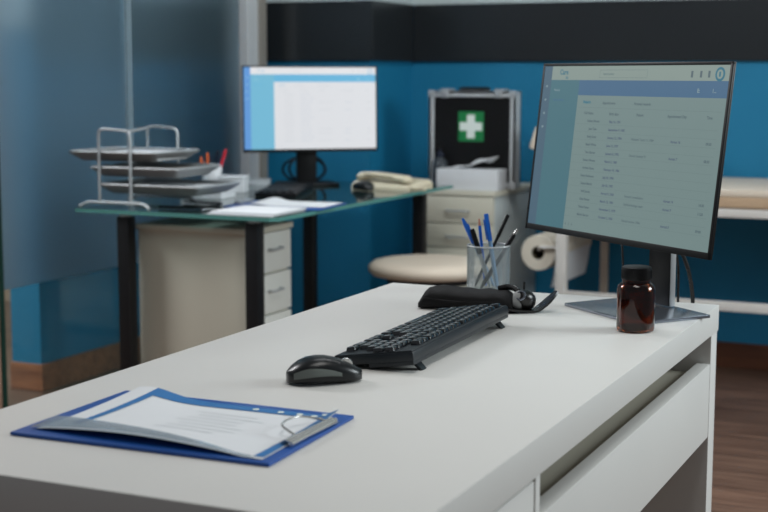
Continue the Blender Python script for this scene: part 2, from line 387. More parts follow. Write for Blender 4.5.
# ------------------------------------------------------------------ monitors
def monitor(name, label, base_xy, base_z, ang, scr_c, w, h, tilt, S, bright):
    """screen centre scr_c (world); ang = direction of screen width"""
    t = thing(name, label, 'monitor', (base_xy[0], base_xy[1], base_z), ang)
    inv = ROOT[t].inverted()
    c = inv @ Vector(scr_c)                      # local: x = width, -y = towards viewer
    R = Matrix.Translation(c) @ Matrix.Rotation(-tilt, 4, 'X')
    # slim casing (local frame of the screen: x right, z up, -y front)
    b = MB(); b.box((0, 0.0035, 0), (w, 0.004, h), 0.001, mi=0); b.box((0, 0.010, 0), (w-0.05, 0.016, h-0.04), 0.007); b.box((0, 0.024, -0.02), (w*0.6, 0.024, h*0.6), 0.009)
    bmesh.ops.transform(b.bm, matrix=R, verts=b.bm.verts)
    b.build('casing', M['black_plastic'], t)
    b = MB()
    bez, chin = 0.0055, 0.011
    for (x, z, sx, sz) in [(0, h/2-bez/2, w, bez), (0, -h/2+chin/2, w, chin), (-w/2+bez/2, 0, bez, h), (w/2-bez/2, 0, bez, h)]:
        b.box((x, 0.0005, z), (sx, 0.004, sz), 0.0008)
    bmesh.ops.transform(b.bm, matrix=R, verts=b.bm.verts)
    b.build('bezel', M['black_plastic'], t)
    # picture: u right, v down
    sw, sh = w-2*bez, h-bez-chin
    x0, z0 = -sw/2, h/2-bez
    b = MB()
    def quad(u0, v0, u1, v1, mi, lay):
        b.box((x0+sw*(u0+u1)/2, -0.0004-0.00006*lay, z0-sh*(v0+v1)/2), (sw*(u1-u0), 0.0001, sh*(v1-v0)), mi=mi)
    def txt(u, v, s, body, mi, bold=0.0, align='LEFT'):
        mt = Matrix.Translation((x0+sw*u, -0.0011, z0-sh*v)) @ Matrix.Rotation(PI/2, 4, 'X')
        b.text(body, s, mt, mi, align, bold)
    quad(0, 0, 1, 1, 2, 0)
    quad(0, 0, 0.05, 1, 3, 1)
    quad(0.05, 0, 1, 0.086, 1, 1)
    quad(0.225, 0.086, 1, 0.178, 4, 1)
    quad(0.225, 0.178, 1, 1, 0, 1)
    # header: wordmark, search field, icons
    txt(0.100, 0.052, 0.0135, 'Care', 7, 0.0003); txt(0.140, 0.078, 0.0065, 'lab', 7, 0.0002)
    txt(0.36, 0.054, 0.0055, 'Search patient', 9, 0.0002)
    for q in (0.34, 0.60): quad(q, 0.024, q+0.001, 0.07, 9, 2)
    for q in (0.024, 0.07): quad(0.34, q, 0.601, q+0.002, 9, 2)
    for k, u in enumerate((0.825, 0.868, 0.906)):
        quad(u-0.005, 0.032, u+0.005, 0.068, 5, 2)
    mt = R.copy()
    dsk = Matrix.Translation((x0+sw*0.957, -0.0008, z0-sh*0.05)) @ Matrix.Rotation(PI/2, 4, 'X')
    b.lathe([(0, 0), (0.0115, 0), (0.0115, 0.0001), (0, 0.0001)], 24, 7, dsk)
    b.lathe([(0, 0), (0.0075, 0), (0.0075, 0.0001), (0, 0.0001)], 20, 1, Matrix.Translation((x0+sw*0.957, -0.0010, z0-sh*0.05)) @ Matrix.Rotation(PI/2, 4, 'X'))
    b.box((x0+sw*0.957, -0.0013, z0-sh*0.05), (0.004, 0.0001, 0.008), mi=7)
    txt(0.86, 0.15, 0.009, 'E:', 8, 0.0004); txt(0.93, 0.15, 0.009, '1...', 8, 0.0003)
    for k in range(4): quad(0.02, 0.12+0.085*k, 0.030, 0.132+0.085*k, 8, 2)
    txt(0.075, 0.155, 0.006, 'Patients', 8, 0.0001); txt(0.075, 0.215, 0.006, 'Appointments', 4, 0.0001)
    # card: tabs, header row, rows
    txt(0.262, 0.226, 0.0072, 'Patients', 7, 0.0003); txt(0.375, 0.228, 0.0066, 'Appointments', 5, 0.0002); txt(0.55, 0.228, 0.0066, 'Personal records', 5, 0.0002)
    quad(0.235, 0.25, 0.985, 0.252, 9, 2)
    cols = [(0.275, 'Full Name'), (0.42, 'Birth date'), (0.57, 'Patient'), (0.73, 'Appointment Day'), (0.92, 'Time')]
    for u, s_ in cols: txt(u, 0.292, 0.0068, s_, 5, 0.0002)
    rows = [('Robert Brown', 'May 16, 1991', '', '', ''), ('Jane Tate', 'September 4, 1965', '', '', ''),
            ('Emily Scott', 'January 12, 1984', 'Wisdom Tooth 11, 1984', 'August 16', '09:30'), ('Sarah White', 'June 15, 1977', '', '', ''),
            ('Tom Garner', 'January 8, 1992', 'Dental checkup 91', 'August 7', '08:30'), ('Robert Moore', 'March 3, 1989', '', '', ''),
            ('Andrea Stone', 'February 14, 1986', '', '', ''), ('Harry Robinson', 'July 20, 1990', '', '', ''),
            ('Daniel Martin', 'July 30, 1995', '', '', ''), ('Will Jacobs', 'August 9, 1968', 'General consultation', 'August 14', '10:30'),
            ('Kate Parker', 'March 12, 1981', 'Ophthalmology exam', 'August 9', '11:20'), ('Diane Foster', 'November 5, 1979', '', '', ''),
            ('Martin Burton', 'October 2, 1966', 'Annual review, 1966', 'August 5', '09:00')]
    for k, r in enumerate(rows):
        v = 0.338+k*0.0472
        for i, (u, s_) in enumerate(zip((0.335, 0.425, 0.555, 0.76, 0.93), r)):
            if s_: txt(u, v, 0.0062, s_, 6 if i in (1, 3) else 5, 0.00022 if i != 2 else 0.0001, 'CENTER' if i == 0 else 'LEFT')
        quad(0.225, v+0.012, 0.975, v+0.0135, 9, 2)
    txt(0.235, 0.975, 0.007, '<   1   >', 5, 0.0002)
    bmesh.ops.transform(b.bm, matrix=R, verts=b.bm.verts)
    b.build('screen', S, t, smooth=0)
    return t, inv, c

NA = math.radians(-38)
SC = (0.4965, -0.141, 1.0085)
t, inv, c = monitor('computer_monitor', 'black computer monitor with dim patient table on the white desk', (0.535, -0.12), H, NA, SC, 0.531, 0.315, 0.117, S1, 0)
# foot plate corners seen from above (world)
b = MB(); pl = [(0.399, -0.132), (0.570, -0.274), (0.664, -0.148), (0.492, -0.005)]
b.prism([tuple((inv @ Vector((x, y, H)))[:2]) for x, y in pl], 0.0, 0.006, 0.0012)
b.build('foot_plate', M['dark_steel'], t)
nk = inv @ Vector((0.563, -0.083, H))
b = MB(); b.box((nk.x, nk.y, 0.125), (0.060, 0.013, 0.236), 0.003)
b.build('neck', M['black_plastic'], t)
b = MB(); b.box((nk.x+0.0308, nk.y, 0.125), (0.0016, 0.011, 0.234), 0.0005); b.build('neck_trim', M['steel'], t)
b = MB(); b.box((nk.x, nk.y-0.02, 0.27), (0.09, 0.05, 0.09), 0.006); b.build('mount', M['black_plastic'], t)

# monitor cables
b = MB()
b.tube(rounded_path([(0.555, -0.05, 0.95), (0.572, -0.03, 0.85), (0.592, -0.005, 0.80), (0.600, 0.012, 0.74), (0.597, 0.016, 0.60)], 0.03), 0.0038, 8)
tag(b.build('cable', M['rubber'], world=True, loc=(0.598, 0.012, 0.73)), 'thick black cable dropping behind the desk, right of the monitor neck', 'cable')
b = MB()
b.tube(rounded_path([(0.55, -0.045, 0.95), (0.566, -0.01, 0.84), (0.572, 0.008, 0.80), (0.573, 0.014, 0.6)], 0.03), 0.0024, 8)
tag(b.build('cable', M['rubber'], world=True, loc=(0.573, 0.010, 0.73)), 'thin black cable hanging beside the monitor neck, left of the thicker one', 'cable')
b = MB()
b.tube(rounded_path([(0.47, -0.05, 0.95), (0.468, -0.015, 0.88), (0.468, 0.012, 0.78), (0.468, 0.016, 0.58)], 0.03), 0.002, 8)
tag(b.build('cable', M['rubber'], world=True, loc=(0.474, 0.012, 0.73)), 'thin black cable hanging under the monitor, left of the brown bottle', 'cable')

# ------------------------------------------------------------------ amber bottle
bt = thing('pill_bottle', 'amber brown glass bottle with black cap on the white desk', 'bottle', (0.578, -0.3217, H+0.0003))
outer = [(0.0, 0.0), (0.026, 0.0), (0.0295, 0.0015), (0.0308, 0.006), (0.0308, 0.068), (0.0295, 0.074), (0.0255, 0.0785), (0.0228, 0.080), (0.0222, 0.084), (0.0222, 0.092)]
inner = [(0.0202, 0.092), (0.0202, 0.081), (0.024, 0.0765), (0.0278, 0.071), (0.0288, 0.066), (0.0288, 0.008), (0.026, 0.004), (0.0, 0.0045)]
MB().lathe(outer+inner, 56).build('glass_body', M['amber'], bt)
cp = [(0.0, 0.106), (0.0215, 0.106), (0.0238, 0.1045), (0.0243, 0.102), (0.0243, 0.086), (0.0238, 0.0845), (0.0226, 0.0845), (0.0226, 0.1015), (0, 0.1015)]
b = MB().lathe(cp, 56)
for k in range(44):
    a = 2*PI*k/44; b.box((0.0243*math.cos(a), 0.0243*math.sin(a), 0.094), (0.0008, 0.0012, 0.014), rot=(0, 0, a))
b.build('cap', M['black_plastic'], bt)

# ------------------------------------------------------------------ mouse
ms = thing('computer_mouse', 'black wireless mouse with grey side panel near the clipboard on the white desk', 'mouse', (0.295, -0.882, H), math.radians(38))
def mouse(parent, sc=1.0):
    L_, W_, Hh = 0.104*sc, 0.062*sc, 0.037*sc
    def ringat(u, shrink=0.0, lift=0.0):
        x = (u-0.5)*L_
        wv = W_/2*(max(0.02, 1-abs(2*u-1)**2.6))**0.5*(0.93+0.1*math.cos((u-0.15)*5))
        hv = Hh*(0.35+0.65*math.sin(PI*min(1, (0.1+0.88*(1-u)*0.9+0.02)))**0.9) if u > 0.45 else Hh*(1-((0.45-u)/0.45)**2.4*0.55)
        if u > 0.45: hv = Hh*(1-((u-0.45)/0.55)**1.7*0.58)
        r = []
        n = 28
        for k in range(n):
            a = 2*PI*k/n; ca, sa = math.cos(a), math.sin(a)
            y = wv*math.copysign(abs(ca)**0.75, ca)
            z = hv*0.42+(hv*0.58 if sa > 0 else hv*0.42-0.002)*math.copysign(abs(sa)**(0.8 if sa > 0 else 0.5), sa)
            if sa < 0: y *= 0.96
            r.append((x, y*(1-shrink), max(0.0015, z)))
        return r
    us = [0.004, 0.02, 0.05, 0.1, 0.18, 0.28, 0.4, 0.5, 0.62, 0.74, 0.84, 0.92, 0.965, 0.99, 0.997]
    b = MB(); b.loft([ringat(u) for u in us])
    b.build('shell', M['mouse_top'], parent, smooth=60)
    return ringat
rg = mouse(ms)
# grey grip panels on both flanks: a slightly proud patch following the shell
def panel(side):
    def f(u, v):
        uu = 0.07+0.62*u
        r = rg(uu)
        lo, hi = 0.16, 0.60-0.36*max(0, u-0.25)
        if side > 0: a = (lo+(hi-lo)*v)*1.2-0.25
        else: a = PI-((lo+(hi-lo)*v)*1.2-0.25)
        n = len(r); q = (a/(2*PI)*n) % n; i = int(q); fr = q-i
        p0, p1 = Vector(r[i % n]), Vector(r[(i+1) % n]); p_ = p0.lerp(p1, fr)
        return (p_.x, p_.y+0.0006*side, p_.z+0.0002)
    return f
for s_ in (-1, 1):
    b = MB(); b.grid(panel(s_), 16, 6, thick=0.0004); tag(b.build('grip_panel', M['grey_strip'], ms, smooth=60), 'dark grey side panel')
b = MB()
b.lathe([(0.0, -0.0035), (0.0085, -0.0035), (0.0095, -0.002), (0.0095, 0.002), (0.0085, 0.0035), (0, 0.0035)], 24, 0,
        Matrix.Translation((0.030, 0, 0.0225)) @ Matrix.Rotation(PI/2, 4, 'X'))
b.build('scroll_wheel', M['chrome'], ms)

# ------------------------------------------------------------------ keyboard
KW, KL, KT = 0.124, 0.428, 0.0135
kb = thing('keyboard', 'black keyboard tilted on its rear feet, lengthwise on the white desk', 'keyboard', (0.262, -0.787, H+0.0006), math.radians(1.6))
KR = Matrix.Rotation(-math.radians(8.2), 4, 'Y')      # rises towards +x
b = MB()
b.prism([(0, 0), (KW, 0), (KW, KL), (0, KL)], 0.0, KT, 0.0025)
b.box((KW/2, KL/2, KT+0.0006), (KW-0.004, KL-0.004, 0.002), 0.0008)
b.box((KW*0.72-0.001, KL/2, -0.001), (KW*0.56, KL-0.002, 0.010), 0.0025)
bmesh.ops.transform(b.bm, matrix=KR, verts=b.bm.verts)
b.build('body', M['kb_body'], kb)
def key_mesh(sx, sy, legend=''):
    t_ = MB(); t_.box((0, 0, 0.0035), (sx, sy, 0.007), 0.0016, taper=(0.80, 0.84))
    if legend:
        # legends read from the typist's side (x < 0, looking along +x)
        sz = 0.0085 if len(legend) == 1 else 0.0046
        t_.text(legend, sz, Matrix.Translation((-0.0005, sy*0.30, 0.00712)) @ Matrix.Rotation(-PI/2, 4, 'Z'), 1, 'LEFT', 0.00018)
    return t_
# user sits at x<0, looking +x: rows run along -y (typing left = +y)
U = 0.0186; rows = []
y_left = KL-0.011
def row(x, widths, y, legends):
    legends = legends.split()
    for w_ in widths:
        if w_ < 0: y += w_*U; continue
        lg_ = legends.pop(0) if legends else ''
        rows.append((x, y-w_*U/2, U-0.0026, w_*U-0.0026, '' if lg_ == '_' else lg_)); y -= w_*U
xs = [0.108, 0.0865, 0.0684, 0.0503, 0.0322, 0.0141]
row(xs[0], [1, -0.6, 1, 1, 1, 1, -0.4, 1, 1, 1, 1, -0.4, 1, 1, 1, 1, -0.2, 1, 1, 1, -0.2, 1, 1], y_left, 'Esc F1 F2 F3 F4 F5 F6 F7 F8 F9 F10 F11 F12 Prt Scr Brk _ _')
row(xs[1], [1]*13+[1.75, -0.25, 1, 1, 1, -0.25, 1, 1, 1, 1], y_left, '` 1 2 3 4 5 6 7 8 9 0 - = Back Ins Hom Pg Num / * -')
row(xs[2], [1.5]+[1]*12+[1.25, -0.25, 1, 1, 1, -0.25, 1, 1, 1, 1], y_left, 'Tab Q W E R T Y U I O P [ ] Ent Del End Pg 7 8 9 +')
row(xs[3], [1.75]+[1]*11+[2, -3.5, 1, 1, 1], y_left, 'Caps A S D F G H J K L ; Enter 4 5 6')
row(xs[4], [2.25]+[1]*10+[1.5, -1.25, 1, -1.25, 1, 1, 1], y_left, 'Shift Z X C V B N M , . / _ _ 1 2 3')
row(xs[5], [1.25, 1.25, 1.25, 5.5, 1.25, 1.25, 1.25, 1.0, -0.5, 1, 1, 1, -0.25, 2, 1], y_left, 'Ctrl _ Alt _ Alt _ _ Ctrl _ _ _ 0 .')
rows = [r for r in rows if r[1]-r[3]/2 > 0.003]
rows.sort(key=lambda r: r[1])
extra = rows[100:]; rows = rows[:100]
for (x, y, sx, sy, lg_) in rows:
    o = key_mesh(sx, sy, lg_).build('key', [M['key_plastic'], M['legend']], kb)
    o.location = KR @ Vector((x, y, KT+0.0008)); o.rotation_euler = (0, -math.radians(8.2), 0)
if extra:
    b = MB()
    for (x, y, sx, sy, lg_) in extra: b.box((x, y, KT+0.0043), (sx, sy, 0.007), 0.0011, taper=(0.82, 0.86))
    bmesh.ops.transform(b.bm, matrix=KR, verts=b.bm.verts)
    tag(b.build('keys', M['key_plastic'], kb), kind='stuff')
for y in (0.035, KL-0.035):
    top = KR @ Vector((KW-0.014, y, -0.003))
    b = MB()
    b.loft([[(top.x-0.004, y-0.011, top.z+0.001), (top.x+0.001, y-0.011, top.z+0.001), (top.x+0.001, y+0.011, top.z+0.001), (top.x-0.004, y+0.011, top.z+0.001)],
            [(top.x+0.010, y-0.008, 0.0), (top.x+0.016, y-0.008, 0.0), (top.x+0.016, y+0.008, 0.0), (top.x+0.010, y+0.008, 0.0)]])
    b.build('foot', M['kb_body'], kb)

# ------------------------------------------------------------------ clipboard in front
cbx = [(0.096, -1.288), (0.432, -1.280), (0.421, -1.050), (0.092, -1.052)]
cl = thing('clipboard', 'blue clipboard with steel clip lying on the white desk', 'clipboard', (0.25, -1.15, H))
b = MB(); b.prism(cbx, H+0.0003, H+0.0045, 0.0012)
b.build('board', M['clip_blue'], cl, world=True)
# steel clip along the right edge
b = MB()
cx0 = 0.416
def cyc(f0, f1, n=9): return [f0+(f1-f0)*k/n for k in range(n+1)]
b.grid(lambda u, v: (cx0-0.009+0.016*u, -1.212+0.115*v, H+0.0046+0.0075*math.sin(PI*min(1, 0.12+0.8*u))**0.8), 10, 2, thick=0.0009)
cb = b.build('clip', M['chrome'], cl, world=True)
b = MB(); b.tube([(cx0+0.006, -1.214, H+0.0085), (cx0+0.002, -1.095, H+0.0085)], 0.003, 12)
b.build('clip_roll', M['chrome'], cl, world=True)
b = MB(); b.tube(rounded_path([(cx0-0.004, -1.185, H+0.011), (cx0-0.03, -1.172, H+0.0165), (cx0-0.034, -1.148, H+0.0175), (cx0-0.03, -1.122, H+0.0165), (cx0-0.004, -1.11, H+0.011)], 0.012), 0.0014, 8)
b.build('clip_loop', M['chrome'], cl, world=True)

# printed form with blue margin and a clear sleeve under the clip; gently curled sheet
def sheet_z(u, v):
    # u: 0 left -> 1 right (clip side); v: 0 near -> 1 far
    return H+0.0056+0.012*math.exp(-((u-0.06)/0.16)**2)*v**2+0.010*(max(0, u-0.9)/0.1)**1.5*v**2.5+0.008*(1-v)**1.3*math.sin(PI*min(1, u*1.1))**0.8
A0, A1, A2, A3 = Vector((0.116, -1.266)), Vector((0.419, -1.272)), Vector((0.412, -1.070)), Vector((0.126, -1.070))
def sheet(u, v, dz=0.0):
    p_ = (A0*(1-u)+A1*u)*(1-v)+(A3*(1-u)+A2*u)*v
    return (p_.x, p_.y, sheet_z(u, v)+dz)
fm = thing('printed_form', 'white printed form with blue margins held under the clipboard clip', 'paper', (0.26, -1.15, H+0.005))
b = MB(); b.grid(lambda u, v: sheet(u, v), 36, 24, thick=0.0003); b.build('sheet', M['paper'], fm, world=True, smooth=60)
# blue margins printed on the sheet: far edge, left strip, right strip
b = MB()
def patch(u0, u1, v0, v1, nu, nv, dz, fn=None):
    b.grid(lambda u, v: sheet(u0+(u1-u0)*u, v0(u0+(u1-u0)*u)+(v1(u0+(u1-u0)*u)-v0(u0+(u1-u0)*u))*v, dz), nu, nv)
patch(0.10, 0.995, lambda u: 0.86+0.05*u, lambda u: 0.995, 40, 4, 0.0006)
patch(0.10, 0.135, lambda u: 0.12, lambda u: 0.9, 3, 24, 0.0006)
patch(0.955, 0.995, lambda u: 0.03, lambda u: 0.995, 3, 24, 0.0006)
b.build('blue_margin', M['sheet_blue'], fm, world=True, smooth=60)
b = MB()
for k, u in enumerate((0.62, 0.74, 0.83, 0.90, 0.95)):
    q = Vector(sheet(u, 0.94, 0.0011)); b.lathe([(0, 0), (0.0042, 0), (0.0042, 0.0002), (0, 0.0002)], 14, 0, Matrix.Translation(q))
b.build('punch_mark', M['white_mark'], fm, world=True)
b = MB()
for k in range(7):
    v = 0.28+0.075*k; u0 = 0.42+0.02*(k % 3); u1 = u0+0.26+0.06*((k*7) % 4)/4
    patch(u0, u1, lambda u, v=v: v, lambda u, v=v: v+0.008, 12, 1, 0.0006)
b.build('print_lines', M['ink'], fm, world=True, smooth=60)
# translucent sleeve flap lifted on the near-left side
sv = MB()
def flap(u, v):
    p0 = Vector((0.108, -1.268)).lerp(Vector((0.412, -1.2735)), u); p1 = Vector((0.104, -1.212)).lerp(Vector((0.40, -1.266)), u)
    p_ = p0.lerp(p1, v)
    return (p_.x, p_.y, sheet_z(min(1, u*0.97+0.0), max(0.0, (p_.y+1.262)/0.19))+0.0014+0.002*math.sin(PI*u)*(1-v))
sv.grid(flap, 30, 12, thick=0.0003)
tag(sv.build('plastic_sleeve', M['sleeve'], world=True, loc=(0.2, -1.2, H+0.006), smooth=60), 'clear plastic sleeve flap along the near edge of the clipboard', 'plastic sleeve')

# ------------------------------------------------------------------ fabric cuff, bulb and strap
pc = thing('fabric_pouch', 'soft black fabric pouch lying in front of the pen cup on the white desk', 'pouch', (0.250, -0.226, H), math.radians(11))
b = MB()
def pring(u):
    x = -0.085+0.170*u
    e = (1-abs(2*u-1)**7)**0.5 if 0 < u < 1 else 0.12
    hy = 0.040*(0.82+0.18*e); hz = (0.0195-0.004*math.sin(PI*u*0.9))*max(0.35, e)
    n = 24; r = []
    for k in range(n):
        a = 2*PI*k/n; ca, sa = math.cos(a), math.sin(a)
        z = 0.0005+hz*(1+math.copysign(abs(sa)**0.55, sa))
        z += (0.0018*math.sin(9*u*PI+ca*2)+0.006*max(0, ca)*(0.4+0.6*(1-u)))*max(0, sa)
        r.append((x, hy*math.copysign(abs(ca)**0.6, ca)+0.004*math.sin(5*u), z))
    return r
b.loft([pring(u) for u in (0.0, 0.02, 0.06, 0.12, 0.2, 0.3, 0.4, 0.5, 0.6, 0.7, 0.8, 0.88, 0.94, 0.98, 1.0)])
b.build('body', M['fabric_black'], pc, smooth=60)
b = MB()
b.tube([(-0.074+0.150*k/16, -0.040+0.003*math.sin(k*0.9), 0.021-0.004*math.sin(PI*k/16)) for k in range(17)], 0.0015, 8)
b.build('seam', M['fabric_black'], pc)
b = MB()
b.loft([[(0.089+dx*sc_, -0.026+0.012*math.cos(a)*sc_, 0.022+0.017*math.sin(a)*sc_) for a in [2*PI*k/14 for k in range(14)]] for dx, sc_ in ((-0.006, 0.75), (0.004, 1.0), (0.012, 0.92), (0.018, 0.55), (0.020, 0.2)) ])
tag(b.build('lining', M['foam_grey'], pc, smooth=60), 'pale grey padded end showing at the opening')

sp = thing('inflation_bulb', 'shiny black rubber bulb with metal ring and curved strap, right of the fabric pouch', 'air pump', (0.356, -0.225, H))
Rb = Matrix.Translation((0, 0, 0.0225)) @ Matrix.Rotation(math.radians(-8), 4, 'Z') @ Matrix.Rotation(math.radians(62), 4, 'X')
b = MB().lathe([(0, -0.022), (0.006, -0.0215), (0.013, -0.017), (0.0172, -0.008), (0.0175, 0.002), (0.015, 0.011), (0.010, 0.017), (0.0085, 0.019), (0, 0.019)], 36, 0, Rb)
b.build('bulb', M['rubber'], sp, smooth=70)
b = MB().lathe([(0.0066, 0.0165), (0.0092, 0.0165), (0.0096, 0.018), (0.0096, 0.0195), (0.0088, 0.0205), (0.0066, 0.0205)], 30, 0, Rb, close=True)
b.build('valve_ring', M['dark_steel'], sp)
b = MB().cyl((-0.003, 0.002, 0.036), (-0.003, 0.003, 0.0535), 0.0021, seg=12); b.build('valve_stem', M['rubber'], sp)
def strap(u, v):
    # runs under the bulb then curls up to the right
    s_ = u
    if s_ < 0.45: x = -0.040+0.060*s_/0.45; z = 0.0015+0.006*(1-s_/0.45)**2
    else:
        q = (s_-0.45)/0.55; x = 0.020+0.041*q**0.95; z = 0.0015+0.033*q**1.25
    w_ = 0.030*(1-0.6*max(0, (u-0.7)/0.3)**2)
    return (x*0.80-(v-0.5)*w_*0.6, x*0.60-0.004+(v-0.5)*w_*0.8, z)
b = MB(); b.grid(strap, 28, 4, thick=0.0034); b.build('strap', M['rubber'], sp, smooth=60)
b = MB()
hp = [(-0.060, 0.030, 0.034), (-0.042, 0.030, 0.039), (-0.024, 0.022, 0.037), (-0.012, 0.012, 0.028), (-0.010, 0.006, 0.012), (-0.014, 0.0, 0.0065), (-0.022, -0.006, 0.006)]
b.tube(rounded_path(hp, 0.01), 0.0055, 10); b.build('hose', M['rubber'], sp, smooth=60)

# ------------------------------------------------------------------ pen cup and pens
CX, CY = 0.212, -0.022
pcup = thing('pen_cup', 'clear round pen cup behind the fabric pouch on the white desk', 'pen holder', (CX, CY, H+0.0002))
prof = [(0.0, 0.0), (0.0395, 0.0), (0.0415, 0.002), (0.0415, 0.0885), (0.0398, 0.0885), (0.0398, 0.004), (0.0, 0.004)]
MB().lathe(prof, 56).build('cup_wall', M['cup_glass'], pcup)
b = MB().tube([(0.0407*math.cos(2*PI*k/48), 0.0407*math.sin(2*PI*k/48), 0.0885) for k in range(48)], 0.0014, 8, closed=True)
b.build('rim', M['steel'], pcup)
RX, RY = 0.91, 0.415         # image-right on the ground
def penpos(t, z, dd): return Vector((CX+RX*t-RY*dd, CY+RY*t+RX*dd, z))
def pen(name, label, cat, t0, t1, z1, d0, d1, r, segs, group=None):
    a = penpos(t0, H+0.0075, d0); bb = penpos(t1, z1, d1)
    root = thing(name, label, cat, a); root['category'] = cat
    root['group'] = 'pens in the clear cup'
    ax = bb-a; ln = ax.length
    q = Vector((0, 0, 1)).rotation_difference(ax.normalized()).to_matrix().to_4x4()
    for (pn, prf, m, lab) in segs:
        b = MB().lathe([(rr*r, f*ln) for rr, f in prf], 16, 0, q)
        o = b.build(pn, m, root)
        if lab: o['label'] = lab
    return root, q, ln
def clip_on(root, q, ln, f0, f1, r, m, off):
    b = MB(); b.box((math.cos(off)*r*1.5, math.sin(off)*r*1.5, (f0+f1)/2*ln), (0.0022, 0.0022, (f1-f0)*ln), 0.0006, rot=None)
    bmesh.ops.transform(b.bm, matrix=q, verts=b.bm.verts); b.build('pocket_clip', m, root)
barrel = [(0, 0), (0.3, 0.0), (0.9, 0.06), (1, 0.1), (1, 0.66), (0, 0.66)]
capp = [(0, 0.64), (1.25, 0.64), (1.3, 0.66), (1.2, 0.9), (0.75, 0.985), (0.5, 1.0), (0, 1.0)]
flat = [(0, 0.64), (1.15, 0.64), (1.15, 0.985), (0.9, 1.0), (0, 1.0)]
r1, q1, l1 = pen('pen', 'blue capped ballpoint leaning left in the pen cup', 'pen', 0.012, -0.051, 0.871, 0.012, -0.004, 0.0036, [('barrel', barrel, M['pen_clear'], 'clear pale barrel'), ('cap', capp, M['pen_blue'], 'blue cap')])
clip_on(r1, q1, l1, 0.66, 0.9, 0.0036, M['pen_blue'], 1.0)
r2, q2, l2 = pen('pen', 'upright blue capped ballpoint, tallest pen in the middle of the pen cup', 'pen', 0.016, -0.007, 0.881, -0.022, -0.016, 0.0039, [('barrel', barrel, M['pen_clear'], 'clear pale barrel'), ('cap', flat, M['pen_blue'], 'blue cap')])
clip_on(r2, q2, l2, 0.66, 0.93, 0.0039, M['pen_blue'], 3.6)
r3, q3, l3 = pen('pencil', 'slim blue pencil with peach tip behind the tallest blue pen in the cup', 'pencil', -0.004, -0.018, 0.868, 0.022, 0.016, 0.0030, [('barrel', [(0, 0), (0.9, 0), (1, 0.02), (1, 0.9), (0, 0.9)], M['pen_blue'], None), ('tip', [(0, 0.9), (0.95, 0.9), (0.6, 1.0), (0, 1.0)], M['pen_tip'], 'peach pink tip')])
r4, q4, l4 = pen('pen', 'stubby matt black pen between the two blue pens in the cup', 'pen', 0.004, -0.033, 0.851, -0.006, -0.012, 0.0042, [('barrel', [(0, 0), (0.3, 0.0), (0.9, 0.06), (1, 0.1), (1, 0.6), (0, 0.6)], M['steel'], 'grey barrel'), ('cap', [(0, 0.58), (1.1, 0.58), (1.15, 0.6), (1.1, 0.98), (0.9, 1.0), (0, 1.0)], M['black_plastic'], 'black cap')])
r5, q5, l5 = pen('pen', 'thin black pen leaning right, rising highest on the right of the cup', 'pen', -0.026, 0.038, 0.876, 0.004, 0.016, 0.0031, [('barrel', [(0, 0), (0.4, 0), (1, 0.1), (1, 0.7), (0, 0.7)], M['black_plastic'], None), ('cap', [(0, 0.69), (1.2, 0.69), (1.2, 0.985), (1, 1), (0, 1)], M['black_plastic'], None)])
r6, q6, l6 = pen('pen', 'black retractable pen with silver clip leaning on the right rim of the cup', 'pen', -0.016, 0.054, 0.850, -0.020, -0.008, 0.0042, [('barrel', [(0, 0), (0.4, 0), (1, 0.1), (1, 0.88), (0.8, 0.92), (0, 0.92)], M['black_plastic'], None), ('button', [(0, 0.9), (0.6, 0.9), (0.6, 1.0), (0, 1.0)], M['chrome'], 'silver push button')])
clip_on(r6, q6, l6, 0.68, 0.95, 0.0042, M['chrome'], 2.6)

# ------------------------------------------------------------------ glass table
GZ = 0.737
g = thing('glass_table', 'green-tinted glass table on black metal legs at the back', 'table', (-1.15, 1.65, 0))
b = MB(); x0, x1, y0, y1 = -1.5, -0.8, 0.965, 2.33
b.prism([(x0, y0), (x1-0.02, y0), (x1, y0+0.02), (x1, y1), (x0, y1)], GZ-0.012, GZ)
for f in b.bm.faces:
    f.normal_update()
    f.material_index = 0 if abs(f.normal.z) > 0.5 else 1
b.build('glass_top', [M['desk_glass'], M['glass_edge']], g, world=True, smooth=0)
for (x, y) in ((-1.337, 1.0), (-0.890, 1.0), (-1.292, 2.12), (-0.845, 2.12)):
    lg = MB().span((x-0.021, y-0.021, 0.01), (x+0.021, y+0.021, GZ-0.02), 0.004).build('leg', M['leg_black'], g, world=True)
    MB().span((x-0.024, y-0.024, 0), (x+0.024, y+0.024, 0.012), 0.002).build('foot_cap', M['black_plastic'], lg, world=True)
    MB().cyl((x, y, GZ-0.021), (x, y, GZ-0.0122), 0.02).build('glass_pad', M['steel'], lg, world=True)
# small drawer pedestal under the table
pd = thing('drawer_pedestal', 'cream drawer pedestal under the near end of the glass table', 'drawer unit', (-1.13, 1.17, 0))
MB().span((-1.325, 1.045, 0.03), (-0.948, 1.305, 0.672), 0.003).build('carcass', M['cabinet'], pd, world=True)
MB().span((-1.332, 1.038, 0.672), (-0.928, 1.31, 0.69), 0.003).build('top_panel', M['cabinet'], pd, world=True)
MB().span((-1.31, 1.06, 0), (-0.96, 1.29, 0.03)).build('plinth', M['leg_black'], pd, world=True)
zz = 0.668
for k in range(5):
    h_ = 0.124
    df = MB().span((-0.948, 1.052, zz-h_+0.004), (-0.932, 1.300, zz), 0.002).build('drawer', M['drawer_w'], pd, world=True)
    b = MB(); b.tube(rounded_path([(-0.932, 1.155, zz-0.05), (-0.915, 1.155, zz-0.05), (-0.915, 1.225, zz-0.05), (-0.932, 1.225, zz-0.05)], 0.008), 0.004, 8)
    b.build('handle', M['steel'], df, world=True)
    zz -= 0.127

